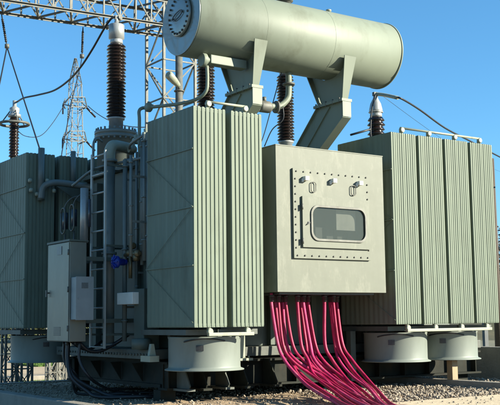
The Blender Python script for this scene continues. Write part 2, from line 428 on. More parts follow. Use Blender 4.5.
# tie bars along the lugs
for xa, xb in ((.26, .592+.26), (3.49+.26, 3.49+3*.571+.26)):
    bar_part('tie_bar', [(xa-.03, .03, H+.085), (xb+.03, .03, H+.085)], .018)
    mb = MB(); mb.box(xa-.03, xb+.09, .0, .05, -.115, -.07); build('tie_bar', mb, 'pale', T, bevel=.006)
# header pipes behind / under the banks
for x0, x1 in ((.1, 1.1), (3.5, 5.7)):
    for z in (.13, H-.16):
        bar_part('header_pipe', [(x0, 1.46, z), (x1, 1.46, z)], .06, 'tank', 16)
mb = MB(); mb.box(.0, 1.13, .2, 1.44, -.1, -.03); build('radiator_shelf', mb, 'base', T)
mb = MB(); mb.box(3.5, 5.75, .2, 1.44, -.1, -.03); build('radiator_shelf', mb, 'base', T)
mb = MB(); mb.box(-.55, 1.2, 4.6, 5.7, -.1, -.03); build('radiator_shelf', mb, 'base', T)
# posts between shelf and flange
mb = MB(); mb.box(1.15, 1.32, .78, .95, -.455, -.105); build('support_post', mb, 'pale', T, bevel=.006)
mb = MB(); mb.box(1.1, 1.42, .74, 1.2, -.478, -.446)
for x in (1.15, 1.22, 1.30, 1.38): mb.cyl((x, .79, -.446), .015, .03, n=6)
build('bracket_plate', mb, 'pale', T)
mb = MB(); mb.box(-.12, .02, .95, 1.22, -.46, -.38); mb.prism([(-.1, -.378), (.0, -.378), (-.03, -.22), (-.07, -.22)], 'y', 1.0, 1.06)
build('bracket_plate', mb, 'pale', T)
mb = MB(); mb.box(3.36, 3.46, .9, 1.0, -.86, -.1); build('support_post', mb, 'base', T)

# ---- fan housings
def fan_mesh():
    mb = MB(); R = .49
    pr = [(R-.02, -.56), (R+.05, -.575), (R+.05, -.562), (R+.004, -.545), (R, -.52), (R, -.155), (R+.008, -.14), (R+.008, -.125), (R-.02, -.125)]
    n = 64; rings = [[mb.bm.verts.new((r*math.cos(2*PI*k/n), r*math.sin(2*PI*k/n), z)) for k in range(n)] for r, z in pr]
    for a, b in zip(rings, rings[1:]+rings[:1]):
        for k in range(n):
            f = mb.bm.faces.new((a[k], a[(k+1) % n], b[(k+1) % n], b[k])); f.smooth = True
    bmesh.ops.recalc_face_normals(mb.bm, faces=mb.bm.faces)
    me = bpy.data.meshes.new('fan_housing'); mb.bm.to_mesh(me); mb.bm.free(); me.materials.append(M['skirt']); return me
FAN = fan_mesh()
mb = MB(); mb.lathe([(.09, -.5), (.12, -.48), (.12, -.2), (.08, -.16)], (0, 0, 0), 'z', 24)
for k in range(6):
    a = 2*PI*k/6; c, s_ = math.cos(a), math.sin(a)
    p = [Vector((.1*c, .1*s_, -.36)), Vector((.45*c, .45*s_, -.40)), Vector((.45*math.cos(a+.5), .45*math.sin(a+.5), -.28)), Vector((.1*math.cos(a+.9), .1*math.sin(a+.9), -.30))]
    vs = [mb.bm.verts.new(q) for q in p] + [mb.bm.verts.new(q+Vector((0, 0, .006))) for q in p]
    for f in ((3,2,1,0), (4,5,6,7), (0,1,5,4), (1,2,6,5), (2,3,7,6), (3,0,4,7)): mb.bm.faces.new([vs[i] for i in f])
bmesh.ops.recalc_face_normals(mb.bm, faces=mb.bm.faces)
ROTOR = bpy.data.meshes.new('fan_rotor'); mb.bm.to_mesh(ROTOR); mb.bm.free(); ROTOR.materials.append(M['darkpaint'])
mb = MB()
for R in (.12, .24, .36, .47): mb.torus((0, 0, -.57), R, .004, 'z', 40, 5)
for k in range(4): a = PI*k/4; mb.bar((.48*math.cos(a), .48*math.sin(a), -.565), (-.48*math.cos(a), -.48*math.sin(a), -.565), .01)
bmesh.ops.recalc_face_normals(mb.bm, faces=mb.bm.faces)
GUARD = bpy.data.meshes.new('fan_guard'); mb.bm.to_mesh(GUARD); mb.bm.free(); GUARD.materials.append(M['steel'])
def plate_on_cyl(R, a0, a1, z0, z1):
    mb = MB(); n = 8; A = []
    for k in range(n+1):
        a = a0+(a1-a0)*k/n
        A.append([mb.bm.verts.new((r*math.cos(a), r*math.sin(a), z)) for r, z in ((R+.001, z0), (R+.008, z0), (R+.008, z1), (R+.001, z1))])
    for a, b in zip(A, A[1:]):
        for k in range(4): mb.bm.faces.new((a[k], a[(k+1) % 4], b[(k+1) % 4], b[k]))
    mb.bm.faces.new(A[0]); mb.bm.faces.new(A[-1][::-1]); return mb
for fx, fy in ((.55, .64), (4.05, .64), (5.17, .64), (0., 5.1), (1.1, 5.1)):
    h = link('fan_housing', FAN, T, (fx, fy, 0))
    link('fan_rotor', ROTOR, h); link('fan_guard', GUARD, h)
    a = math.atan2(CAM.y-fy, CAM.x-fx) + (-.12 if fy < 2 else .2)
    build('nameplate', plate_on_cyl(.49, a-.1, a+.1, -.31, -.235), 'plaque', h)
    mb = MB(); 
    for k in range(3):
        b = a + .55 + k*2.1; mb.box(.46*math.cos(b)-.03, .46*math.cos(b)+.03, .46*math.sin(b)-.03, .46*math.sin(b)+.03, -.126, -.03)
    build('hanger', mb, 'base', h)
    # ribbed motor lead looped over the rim
    mb = MB(); mb.tube(curve([(.5*math.cos(a+t), .5*math.sin(a+t), -.20+.05*math.sin(t*2.2+1.2)) for t in (-.45, -.2, .1, .4, .7)], 5), .009, 6)
    build('cable', mb, 'rubber', h)
mb = MB(); mb.box(4.93, 5.05, .30, .42, -.884, -.56); build('prop_post', mb, mat('rusty_pale_post', (.26, .19, .11), .7, 0, .2, 6), T, bevel=.004)

# ---- cable box with inspection door
CX0, CX1, CZ0, CZ1 = 1.335, 3.305, .465, 2.495
mb = MB()
wx0, wx1, wz0, wz1 = 1.905, 2.865, 1.21, 1.655      # window opening
def slab(m, x0, x1, z0, z1, y0, y1): m.box(x0, x1, y0, y1, z0, z1)
mb.box(CX0, CX1, .02, .024+.01, CZ0, wz0-.05); 
mb.bm.free(); mb = MB()
# front sheet with a rounded opening, as one polygon ring
def rrect(x0, x1, z0, z1, r, n=6):
    out = []
    for cx, cz, a0 in ((x1-r, z1-r, 0), (x0+r, z1-r, PI/2), (x0+r, z0+r, PI), (x1-r, z0+r, 1.5*PI)):
        for k in range(n+1): a = a0+PI/2*k/n; out.append((cx+r*math.cos(a), cz+r*math.sin(a)))
    return out
def ring_plate(m, outer, inner, y0, y1):
    n = len(outer)
    O0 = [m.bm.verts.new((p[0], y0, p[1])) for p in outer]; I0 = [m.bm.verts.new((p[0], y0, p[1])) for p in inner]
    O1 = [m.bm.verts.new((p[0], y1, p[1])) for p in outer]; I1 = [m.bm.verts.new((p[0], y1, p[1])) for p in inner]
    for i in range(n):
        j = (i+1) % n
        m.bm.faces.new((O0[i], O0[j], I0[j], I0[i])); m.bm.faces.new((O1[i], I1[i], I1[j], O1[j]))
        m.bm.faces.new((O0[i], O1[i], O1[j], O0[j])); m.bm.faces.new((I0[i], I0[j], I1[j], I1[i]))
win = rrect(wx0, wx1, wz0, wz1, .11)
ring_plate(mb, rrect(CX0, CX1, CZ0, CZ1, .004), rrect(wx0-.08, wx1+.05, wz0-.06, wz1+.04, .12), 0, .012)
mb.box(CX0, CX0+.012, .0121, 1.45, CZ0, CZ1); mb.box(CX1-.012, CX1, .0121, 1.45, CZ0, CZ1)
mb.box(CX0+.0121, CX1-.0121, .0121, 1.45, CZ1-.012, CZ1)
mb.box(CX0+.0121, CX1-.0121, .0121, .75, CZ0, CZ0+.012)
mb.box(CX0+.0121, CX1-.0121, .9, .912, CZ0+.2, CZ1-.02)
cbox = build('cable_box', mb, 'cab', T)
mb = MB(); mb.box(CX0+.03, CX1-.03, .35, .36, CZ0+.02, CZ1-.02); build('inner_panel', mb, 'inner', cbox)
mb = MB()
for i in range(7): mb.box(1.75+i*.2, 1.87+i*.2, .18, .3, 1.0, 1.40)
build('terminal_block', mb, 'inner', cbox)
mb = MB(); mb.box(2.42, 2.78, .035, .045, 1.36, 1.72); build('barrier_board', mb, 'inner2', cbox)
# bolted plate
mb = MB(); px0, px1, pz0, pz1 = 1.60, 3.0, .93, 2.19
ring_plate(mb, rrect(px0, px1, pz0, pz1, .006), rrect(wx0-.08, wx1+.05, wz0-.06, wz1+.04, .12), -.034, -.0005)
bp_ = build('bolted_plate', mb, 'cab', cbox, bevel=.002)
mb = MB()
for i in range(11):
    for z in (pz0+.04, pz1-.04): mb.lathe([(.012, 0), (.012, -.012), (.006, -.014)], (px0+.06+i*(px1-px0-.12)/10, -.034, z), 'y', 8)
for i in range(1, 11):
    for x in (px0+.04, px1-.04): mb.lathe([(.012, 0), (.012, -.012), (.006, -.014)], (x, -.034, pz0+.04+i*(pz1-pz0-.08)/11), 'y', 8)
build('bolt_row', mb, 'steel', cbox)
# inner door sheet round the window
mb = MB(); ring_plate(mb, rrect(1.735, 2.955, 1.085, 1.80, .006), rrect(wx0-.02, wx1+.02, wz0-.02, wz1+.02, .12), -.066, -.0345)
door = build('door', mb, 'cab', cbox, bevel=.002)
mb = MB(); ring_plate(mb, rrect(wx0-.032, wx1+.032, wz0-.032, wz1+.032, .13), win, -.084, -.0665); build('window_frame', mb, 'steel', cbox, bevel=.003)
mb = MB(); mb.prism([(p[0], p[1]) for p in rrect(wx0-.005, wx1+.005, wz0-.005, wz1+.005, .11)], 'y', -.060, -.054); build('window', mb, 'glass', cbox)
mb = MB()
for z in (1.65, 1.17): mb.cyl((1.728, -.075, z-.04), .013, .08, n=10)
build('hinge', mb, 'steel', cbox)
for x in (1.80, 2.30, 2.79):
    mb = MB(); mb.box(x-.035, x+.035, -.11, -.035, 2.02, 2.08); mb.box(x-.055, x-.036, -.07, -.035, 2.0, 2.05); build('clamp', mb, 'white', cbox, bevel=.004)
for x in (1.945, 2.68):
    mb = MB(); a = rrect(x-.042, x+.042, 1.87, 2.01, .03, 4); mb.tube([(p[0], -.055, p[1]) for p in a]+[(a[0][0], -.055, a[0][1])], .0065, 6)
    mb.box(x-.008, x+.008, -.055, -.034, 1.863, 1.877); mb.box(x-.008, x+.008, -.055, -.034, 2.003, 2.017)
    build('handle', mb, 'steel', cbox)
mb = MB(); mb.cyl((1.84, -.075, 1.43), .02, .014, 'y', 12); mb.bar((1.84, -.08, 1.43), (1.80, -.08, 1.40), .014); build('latch', mb, 'darkpaint', cbox)
# lid lip
mb = MB(); mb.box(CX0-.006, CX1+.006, -.006, 1.42, CZ1+.001, CZ1+.014); build('lid', mb, 'cab', cbox)
# gland plate
mb = MB(); mb.box(CX0+.1, CX1-.15, .1, .62, CZ0-.03, CZ0-.001); build('gland_plate', mb, 'darkpaint', cbox)

# ---- conservator
cX, cY, cZ, cR, cL = .385, .941, 4.393, .534, 3.797
mb = MB()
mb.lathe([(cR-.003, 0), (cR, .0035), (cR, cL-.01), (cR-.01, cL)], (cX, cY, cZ), 'x', 96)
mb.lathe([(cR+.001, cL-.022), (cR+.010, cL-.02), (cR+.010, cL+.004), (cR-.03, cL+.008)], (cX, cY, cZ), 'x', 96)
cons = build('conservator', mb, 'cons', T)
for f in cons.data.polygons:
    if abs(f.normal.x) > .8: f.use_smooth = False
def dome(bm_): pass
mb = MB(); mb.lathe([(.525, -.001), (.529, -.004), (.529, -.016), (.3, -.018), (.29, -.018)], (cX, cY, cZ), 'x', 72); build('end_plate', mb, 'endp', cons, bevel=.003)
for f in cons.children[-1].data.polygons: f.use_smooth = abs(f.normal.x) < .5
mb = MB(); mb.lathe([(.285, -.0225), (.30, -.03), (.30, -.052), (.28, -.062), (.1, -.066)], (cX, cY-.02, cZ+.03), 'x', 60)
eh = build('manhole_cover', mb, 'endp', cons)
mb = MB()
for k in range(22):
    a = 2*PI*k/22; mb.lathe([(.017, -.055), (.017, -.078), (.008, -.084)], (cX, cY-.02+.262*math.cos(a), cZ+.03+.262*math.sin(a)), 'x', 6)
build('bolt_row', mb, 'darkpaint', cons)
mb = MB()
pts = [(cX-.085, cY-.02+.14*math.cos(2*PI*k/24), cZ+.03+.045*math.sin(2*PI*k/24)+.03*math.cos(2*PI*k/24)*-1) for k in range(25)]
mb.tube(pts, .008, 6); mb.bar((cX-.085, cY-.15, cZ+.05), (cX-.06, cY-.15, cZ+.05), .015); mb.bar((cX-.085, cY+.11, cZ+.01), (cX-.06, cY+.11, cZ+.01), .015)
build('cover_handle', mb, 'darkpaint', cons)
# fittings on top
p = un(287, -4, Y=.94)
mb = MB(); mb.lathe([(.10, -.06), (.10, .05), (.13, .05), (.13, .075), (.05, .09), (.05, .16)], (2.23, cY, cZ+cR), 'z', 20); build('breather_cap', mb, 'steel', cons)
mb = MB(); mb.lathe([(.03, -.04), (.03, .04), (.045, .045), (.045, .07), (.02, .08)], (3.1, cY, cZ+cR), 'z', 14); build('vent_plug', mb, 'pale', cons)
# weld seams
mb = MB()
for x in (1.45, 2.72): mb.torus((cX+x-.3, cY, cZ), cR-.0008, .003, 'x', 96, 6)
build('weld_seam', mb, 'cons', cons)

# saddles + legs
for sx in (1.42, 3.10):
    mb = MB()
    def cyl_y(z, side): return cY + side*math.sqrt(max(0, (cR+.003)**2-(z-cZ)**2))
    arc = [(cY+(cR+.004)*math.cos(a), cZ+(cR+.004)*math.sin(a)) for a in [PI*1.18+k*PI*.64/14 for k in range(15)]]
    web = [(.60, 3.50), (.455, 4.08)] + arc + [(1.44, 4.08), (1.16, 3.50)]
    mb.prism(web, 'x', sx-.012, sx+.012)
    # tapered front flange, wide at the drum
    zt, zb = 4.12, 3.47; yt, yb = .43, .585
    v = [(sx-.115, yt, zt), (sx+.115, yt, zt), (sx+.055, yb, zb), (sx-.055, yb, zb)]
    A = [mb.bm.verts.new(q) for q in v]; B = [mb.bm.verts.new((q[0], q[1]+.016, q[2]+.004)) for q in v]
    mb.bm.faces.new(A); mb.bm.faces.new(B[::-1])
    for i in range(4): mb.bm.faces.new((A[i], B[i], B[(i+1) % 4], A[(i+1) % 4]))
    v = [(sx-.115, 1.46, zt), (sx+.115, 1.46, zt), (sx+.055, 1.18, zb), (sx-.055, 1.18, zb)]
    A = [mb.bm.verts.new(q) for q in v]; B = [mb.bm.verts.new((q[0], q[1]+.016, q[2])) for q in v]
    mb.bm.faces.new(A); mb.bm.faces.new(B[::-1])
    for i in range(4): mb.bm.faces.new((A[i], B[i], B[(i+1) % 4], A[(i+1) % 4]))
    mb.box(sx-.1, sx+.1, .54, 1.26, 3.452, 3.472)
    sd = build('saddle', mb, 'cons', T)
    mb = MB()
    mb.box(sx-.1, sx+.1, .54, 1.26, 3.43, 3.4515)
    for xx in (sx-.035, sx+.035):
        mb.prism([(.56, 3.43), (1.20, 3.43), (2.07, 2.63), (1.36, 2.63), (.56, 3.19)], 'x', xx-.008, xx+.008)
    def strip(a, b, t=.014, w=.083):
        d = Vector((0, b[0]-a[0], b[1]-a[1])).normalized(); nrm = Vector((0, -d.z, d.y))*t/2
        pts = [Vector((0, a[0], a[1]))+nrm, Vector((0, b[0], b[1]))+nrm, Vector((0, b[0], b[1]))-nrm, Vector((0, a[0], a[1]))-nrm]
        mb.prism([(q.y, q.z) for q in pts], 'x', sx-w, sx+w)
    strip((.553, 3.428), (.553, 3.19)); strip((.555, 3.18), (1.355, 2.625)); strip((1.21, 3.428), (2.08, 2.625)); strip((.9, 3.40), (1.73, 2.63), .01, .066)
    lg = build('conservator_leg', mb, 'cons', T)
    mb = MB()
    for y in (.62, .78, .95, 1.1, 1.2):
        mb.cyl((sx-.09, y, 3.41), .014, .085, n=6)
    build('bolt_row', mb, 'steel', lg)

# under-drum pipework
mb = MB(); a, b = Vector((.62, .80, 3.79)), Vector((1.30, .80, 3.80))
mb.tube([a, a+Vector((.07, 0, 0))], .10, 20); mb.tube([a+Vector((.07, 0, 0)), a+Vector((.12, 0, 0))], .065, 16)
mb.box(.74, 1.36, .72, .88, 3.74, 3.87)
build('oil_sump_pipe', mb, 'cons', T, bevel=.01)
p1 = [(.72, .80, 3.72), (.72, .79, 3.5), (.70, .80, 3.34), (.64, .95, 3.25), (.56, 1.3, 3.24), (.42, 2.0, 3.30), (.36, 2.1, 3.30), (.30, 2.08, 3.24), (.29, 2.05, 3.1), (.29, 2.05, 2.7), (.29, 2.02, 2.35), (.29, 2.0, 1.0)]
bar_part('vent_pipe', curve(p1, 6), .026, 'cons')
mb = MB(); mb.lathe([(.05, -.05), (.07, -.03), (.07, .03), (.05, .05)], (.42, 2.0, 3.30), 'x', 14); mb.cyl((.42, 2.0, 3.32), .02, .07); build('valve', mb, 'cons', T)
p2 = [(2.28, .94, 3.88), (2.28, .94, 3.58), (2.25, .94, 3.44), (2.12, .94, 3.32), (1.98, .94, 3.29), (1.72, .94, 3.27), (1.5, 1.2, 3.2), (1.3, 1.6, 2.9), (1.3, 1.7, 2.6)]
bar_part('oil_pipe', curve(p2, 6), .048, 'cons', 14)
mb = MB(); mb.lathe([(.05, 0), (.095, .002), (.095, .03), (.05, .032)], (2.28, .94, 3.66), 'z', 16); mb.lathe([(.05, 0), (.095, .002), (.095, .03), (.05, .032)], (2.02, .94, 3.29), 'x', 16)
mb.lathe([(.05, 0), (.095, .002), (.095, .03), (.05, .032)], (1.66, .94, 3.26), 'x', 16); mb.lathe([(.08, 0), (.09, .03), (.09, .17), (.08, .2)], (1.72, .94, 3.27), 'x', 16)
mb.cyl((1.82, .94, 3.34), .03, .08); build('valve', mb, 'steel', T)
mb = MB(); mb.tube(curve([(2.12, .88, 3.3), (2.13, .9, 3.1), (2.0, 1.0, 2.95), (1.92, 1.1, 2.7)], 6), .009, 6); mb.tube(curve([(2.2, 1.0, 3.9), (2.16, 1.1, 3.6), (2.12, 1.2, 3.3), (2.0, 1.3, 2.8), (1.8, 1.3, 2.6)], 6), .008, 6)
build('cable', mb, 'rubber', T)

# ---- bushings
def sheds(z0, z1, n, rc, rs):
    pr = [(rc, z0)]; p = (z1-z0)/n
    for i in range(n):
        z = z0+i*p; R = rs if i % 2 == 0 else rs*.94
        pr += [(rc, z+p*.12), (R, z+p*.30), (R+.002, z+p*.38), (R-.004, z+p*.46), (rc+.012, z+p*.85), (rc, z+p)]
    return pr
def hv_bushing(x, y, z0, h, n, rs, cap_h, cap_r, turret):
    mb = MB()
    if turret:
        mb.lathe([(.30, 2.55), (.30, z0-.36), (.345, z0-.355), (.345, z0-.31), (.33, z0-.305), (.33, z0-.29), (.345, z0-.285), (.345, z0-.235), (.15, z0-.23)], (x, y, 0), 'z', 40)
        for k in range(24):
            a = 2*PI*k/24; mb.cyl((x+.315*math.cos(a), y+.315*math.sin(a), z0-.235), .017, .045, n=6); mb.cyl((x+.345*math.cos(a), y+.345*math.sin(a), z0-.39), .017, .035, n=6)
    else: mb.lathe([(.14, 2.55), (.14, z0-.2), (.2, z0-.2), (.2, z0-.16), (.12, z0-.155)], (x, y, 0), 'z', 24)
    t = build('bushing', mb, 'pipe', T)
    mb = MB(); mb.lathe([(.115, z0-.23), (.115, z0-.04), (.14, z0-.03), (.14, z0)], (x, y, 0), 'z', 24); build('collar', mb, 'alu', t)
    mb = MB(); mb.lathe(sheds(z0+.001, z0+h, n, rs*.72, rs), (x, y, 0), 'z', 40); build('insulator', mb, 'porc', t)
    mb = MB(); zc = z0+h
    mb.lathe([(cap_r*.78, zc+.001), (cap_r*.82, zc+.04), (cap_r*.78, zc+.07), (cap_r*.8, zc+.085), (cap_r, zc+.10), (cap_r, zc+.10+cap_h), (cap_r*.9, zc+.115+cap_h), (cap_r*.3, zc+.13+cap_h), (cap_r*.2, zc+.22+cap_h), (cap_r*.2, zc+.25+cap_h)], (x, y, 0), 'z', 32)
    build('cap', mb, 'alu', t)
    return t, Vector((x, y, zc+.24+cap_h))
_, top1 = hv_bushing(.47, 3.2, 3.36, 1.22, 22, .158, .22, .128, True)
mb = MB(); mb.box(top1.x-.03, top1.x+.09, top1.y-.02, top1.y+.02, top1.z-.04, top1.z+.03); mb.cyl((top1.x+.05, top1.y-.05, top1.z), .035, .1, 'y', 10); build('clamp', mb, 'steel', _)
hv_bushing(2.18, 3.2, 3.36, 1.22, 22, .158, .22, .128, True)
hv_bushing(3.88, 3.2, 3.30, 1.22, 22, .158, .22, .128, True)
_, top5 = hv_bushing(5.53, 2.6, 2.93, .88, 10, .165, .0, .14, False)
# cone on the last bushing
mb = MB(); zc = 3.81+.09; mb.lathe([(.13, zc), (.125, zc+.06), (.10, zc+.17), (.05, zc+.27), (.03, zc+.36)], (5.53, 2.6, 0), 'z', 24); build('cone', mb, 'alu', _)
t5 = Vector((5.53, 2.6, zc+.34))
mb = MB(); mb.box(t5.x-.05, t5.x+.05, t5.y-.03, t5.y+.03, t5.z-.02, t5.z+.05); build('clamp', mb, 'steel', _)
mb = MB(); mb.tube(curve([(5.40, 2.45, 4.2), (5.34, 2.5, 3.9), (5.30, 2.5, 3.5), (5.32, 2.5, 3.3)], 5), .014, 6)
mb.tube([(5.30, 2.5, 3.55), (5.15, 2.55, 3.5), (4.9, 2.6, 3.42)], .02, 6); mb.tube([(5.3, 2.5, 3.45), (5.3, 2.5, 2.7)], .022, 6)
mb.tube([(5.40, 2.45, 4.2), (5.53, 2.6, 4.2)], .012, 6)
build('arcing_horn', mb, 'wire', _)

# ---- turret clutter on the shaded corner of the cover
mb = MB(); mb.tube(curve([(.47-.36, 2.95, 2.9), (.0, 2.9, 2.93), (-.08, 2.85, 2.86), (-.1, 2.83, 2.7), (-.1, 2.83, 2.4)], 6), .02, 8); build('pipe', mb, 'pipe', T)
# big drain pipe down the end, with a pale elbow at its head
e = [(.44, 2.55, 2.74), (.2, 2.5, 2.76), (.03, 2.42, 2.74), (-.03, 2.40, 2.64), (-.03, 2.40, 2.5)]
mb = MB(); mb.tube(curve(e, 6), .085, 18); build('pipe_elbow', mb, 'pale', T)
mb = MB(); mb.tube([(-.03, 2.40, 2.54), (-.03, 2.40, -.28)], .082, 20)
for z in (2.50, 1.1, -.25): mb.lathe([(.083, z-.02), (.115, z-.018), (.115, z+.018), (.083, z+.02)], (-.03, 2.40, 0), 'z', 20)
build('drain_pipe', mb, 'pipe', T)
for (x, y, r, za, zb) in ((.12, 2.18, .035, -.2, 2.5), (.20, 1.78, .03, .9, 2.75), (.16, 1.62, .04, .95, 2.8), (.14, 1.48, .03, -.1, 2.7), (.22, 2.0, .022, .3, 2.6), (-.12, 1.52, .022, 1.0, 2.45)):
    mb = MB(); mb.tube([(x, y, za), (x, y, zb)], r, 12); mb.bar((x, y, za+.5), (TX0-.05, y, za+.5), .03); mb.bar((x, y, zb-.3), (TX0-.05, y, zb-.3), .03)
    for z in (za+.3, (za+zb)/2, zb-.1): mb.lathe([(r, z-.012), (r*1.5, z-.01), (r*1.5, z+.01), (r, z+.012)], (x, y, 0), 'z', 12)
    build('conduit', mb, 'pipe', T)
mb = MB()
for pts in ([(.5, 2.7, 2.72), (.2, 2.2, 2.70), (.1, 1.9, 2.72), (.16, 1.62, 2.8)], [(.6, 2.4, 2.9), (.4, 2.1, 2.92), (.3, 1.9, 2.85), (.2, 1.78, 2.75)], [(.45, 2.6, 2.6), (.2, 2.3, 2.52), (.12, 2.18, 2.5)],
            [(-.28, 3.2, 2.2), (-.1, 2.8, 2.42), (.1, 2.3, 2.47), (.25, 1.8, 2.5), (.2, 1.5, 2.56)]):
    mb.tube(curve(pts, 6), .022, 8)
build('pipe', mb, 'pipe', T)
for (x, y, z) in ((.42, 2.05, 2.82), (.3, 2.3, 2.72), (.25, 1.75, 2.84), (.4, 2.35, 2.86), (.55, 1.9, 2.75), (.32, 1.55, 2.78)):
    mb = MB(); mb.lathe([(.03, -.07), (.055, -.05), (.055, .0), (.035, .02), (.045, .06), (.02, .08)], (x, y, z), 'z', 12)
    mb.lathe([(.05, -.06), (.05, -.04), (.03, -.04), (.03, .04), (.05, .04), (.05, .06)], (x, y, z-.03), 'x', 12)
    build('valve', mb, 'pale', T)
# rear bank header pipe with tapered bracket
mb = MB(); mb.tube(curve([(-.32, 4.36, 2.12), (-.30, 4.34, 2.30), (-.2, 4.3, 2.38), (0, 4.28, 2.40), (.4, 4.2, 2.36), (.6, 4.0, 2.33)], 6), .055, 14); build('header_pipe', mb, 'pipe', T)
mb = MB(); mb.prism([(-.12, 2.33), (.48, 2.30), (.48, 2.06), (.3, 2.08)], 'y', 4.2, 4.23); build('bracket_plate', mb, 'tank', T)
mb = MB(); mb.tube([(-.31, 4.40, 2.1), (-.31, 4.40, 2.98)], .055, 14); build('header_pipe', mb, 'pipe', T)
mb = MB(); mb.tube([(.27, 4.42, 2.4), (.27, 4.42, 2.98)], .045, 14); build('header_pipe', mb, 'pipe', T)
for p in ((-.50, 4.40, 2.42), (-.48, 4.40, 2.26), (-.22, 4.36, 2.43), (-.12, 4.3, 2.26), (-.38, 4.4, 2.2)):  # small sunlit patches on the rear bank, modelled as pale knobs
    mb = MB(); mb.lathe([(.02, -.035), (.035, -.02), (.035, .02), (.02, .035)], p, 'z', 10); build('lug_or_sun_patch', mb, 'pale', T)

# ---- ladder
mb = MB()
lx = -.20
for y in (2.19, 2.66): mb.box(lx-.012, lx+.012, y-.022, y+.022, -.299, 2.62)
lad = build('ladder', mb, 'ladder', T)
for i in range(11):
    mb = MB(); mb.tube([(lx, 2.19, -.28+i*.285), (lx, 2.66, -.28+i*.285)], .014, 8); build('rung', mb, 'ladder', lad)
for z in (-.1, 1.2, 2.4):
    for y in (2.19, 2.66):
        mb = MB(); mb.box(lx+.012, TX0-.003, y-.015, y+.015, z-.015, z+.015); build('ladder_bracket', mb, 'tank', lad)

# ---- control cabinet (bare metal) on the shaded end
bx0, bx1, by0, by1, bz0, bz1 = -.79, -.53, 2.10, 2.88, -.19, 1.235
mb = MB(); mb.box(bx0, bx1, by0, by1, bz0, bz1)
ctl = build('control_cabinet', mb, 'stain', T, bevel=.008)
mb = MB(); mb.prism([(bx0-.02, bz1+.001), (bx1+.02, bz1+.001), (bx1+.02, bz1+.018), (bx0-.02, bz1+.03)], 'y', by0-.02, by1+.02); build('cabinet_roof', mb, 'tank', ctl)
mb = MB(); mb.box(bx0-.012, bx0-.001, by0+.012, by1-.012, bz0+.012, bz1-.012); dr = build('cabinet_door', mb, 'stain', ctl, bevel=.004)
mb = MB(); mb.box(bx0-.018, bx0-.0125, 2.36, 2.52, 1.06, 1.18); build('label_plate', mb, 'greypl', ctl)
mb = MB(); mb.cyl((bx0-.05, 2.83, .52), .012, .05, 'x', 10); mb.box(bx0-.055, bx0-.04, 2.815, 2.845, .46, .56); build('handle', mb, 'steel', ctl)
mb = MB(); mb.box(bx0+.02, bx1+.02, 1.92, by0-.002, .12, .72); jb = build('junction_box', mb, mat('blue_grey_paint', (.20, .22, .22), .5), ctl, bevel=.008)
mb = MB(); mb.box(bx0+.015, bx1+.025, 1.912, 1.9195, .115, .725); mb.cyl((bx0+.06, 1.905, .42), .015, .007, 'y', 10); build('lid', mb, mat('blue_grey_lid', (.21, .23, .23), .45), ctl)
for z in (.1, 1.0):
    for y in (2.75, 2.2): mb = MB(); mb.box(bx1+.001, TX0-.1, y, y+.05, z-.03, z+.03); build('bracket', mb, 'tank', ctl)
mb = MB()
for i in range(5): mb.cyl((-.74+i*.045, 2.3+.1*(i % 3), bz0-.05), .02, .05, n=10)
build('cable_glands', mb, 'darkpaint', ctl)
for z in (.0, .55, 1.08):
    mb = MB(); mb.cyl((bx0-.016, by0+.02, z-.04), .011, .08, n=10); build('hinge', mb, 'steel', ctl)
mb = MB()
for k in range(6): mb.box(bx0-.0165, bx0-.0125, 2.38, 2.62, -.10+k*.022, -.09+k*.022)
build('louvre_vent', mb, 'darkpaint', ctl)
mb = MB(); mb.box(bx0+.10, bx0+.20, 1.9085, 1.9118, .56, .64); build('label_plate', mb, 'greypl', ctl)
# breathers above the cabinet
for y, z in ((3.36, 1.66), (3.02, 1.68)):
    mb = MB(); mb.tube([(-.32, y, z-.13), (-.32, y, z+.13)], .045, 16); br = build('breather', mb, 'bluegel', T)
    mb = MB(); c = rrect(y-.075, y+.075, z-.2, z+.2, .07, 5); mb.tube([(-.36, q[0], q[1]) for q in c]+[(-.36, c[0][0], c[0][1])], .012, 8)
    build('guard_frame', mb, 'steel', br)
    mb = MB(); mb.lathe([(.035, -.02), (.055, 0), (.055, .03), (.02, .04), (.012, .22)], (-.32, y, z-.42), 'z', 14); mb.tube(curve([(-.32, y, z+.13), (-.32, y, z+.25), (-.2, y-.05, z+.38), (.1, y-.1, z+.42)], 5), .011, 8)
    build('stem', mb, 'steel', br)
mb = MB(); mb.tube([(-.3, 2.70, 1.27), (-.3, 2.70, 2.10)], .062, 18); build('cable_riser', mb, 'alu', T)
mb = MB(); mb.tube([(-.28, 2.56, 1.5), (-.28, 2.56, 1.92)], .02, 8); build('gauge_tube', mb, 'bluegel', T)
# blue valve wheel & neighbours
vx, vy, vz = .0, 1.98, .95
p = un(119, 262, X=-.08); 
mb = MB(); mb.lathe([(.02, -.09), (.075, -.075), (.088, -.05), (.088, -.02), (.05, 0), (.05, .08)], p, 'x', 28)
for k in range(8):
    a = 2*PI*k/8; mb.bar(p+Vector((-.1, .03*math.cos(a), .03*math.sin(a))), p+Vector((-.075, .10*math.cos(a), .10*math.sin(a))), .02)
mb.tube([p+Vector((.05, 0, 0)), p+Vector((.12, 0, 0))], .04, 12)
build('valve_wheel', mb, 'blue', T)
p = un(133, 254, X=.1)
mb = MB()
for k, (dy, dz) in enumerate(((.0, .0), (.12, .02), (-.14, .0), (.02, .12), (-.1, -.06))):
    mb.lathe([(.03, -.05), (.05, -.03), (.05, .03), (.03, .05)], p+Vector((0, dy, dz)), 'y' if k % 2 else 'z', 12)
mb.tube([p+Vector((0, -.2, 0)), p+Vector((0, .25, 0))], .03, 12); mb.tube([p+Vector((0, .08, 0)), p+Vector((0, .08, -.35))], .028, 12); mb.tube([p, p+Vector((.3, 0, 0))], .03, 10)
build('valve', mb, mat('brass_valve', (.16, .12, .06), .4, .5), T)
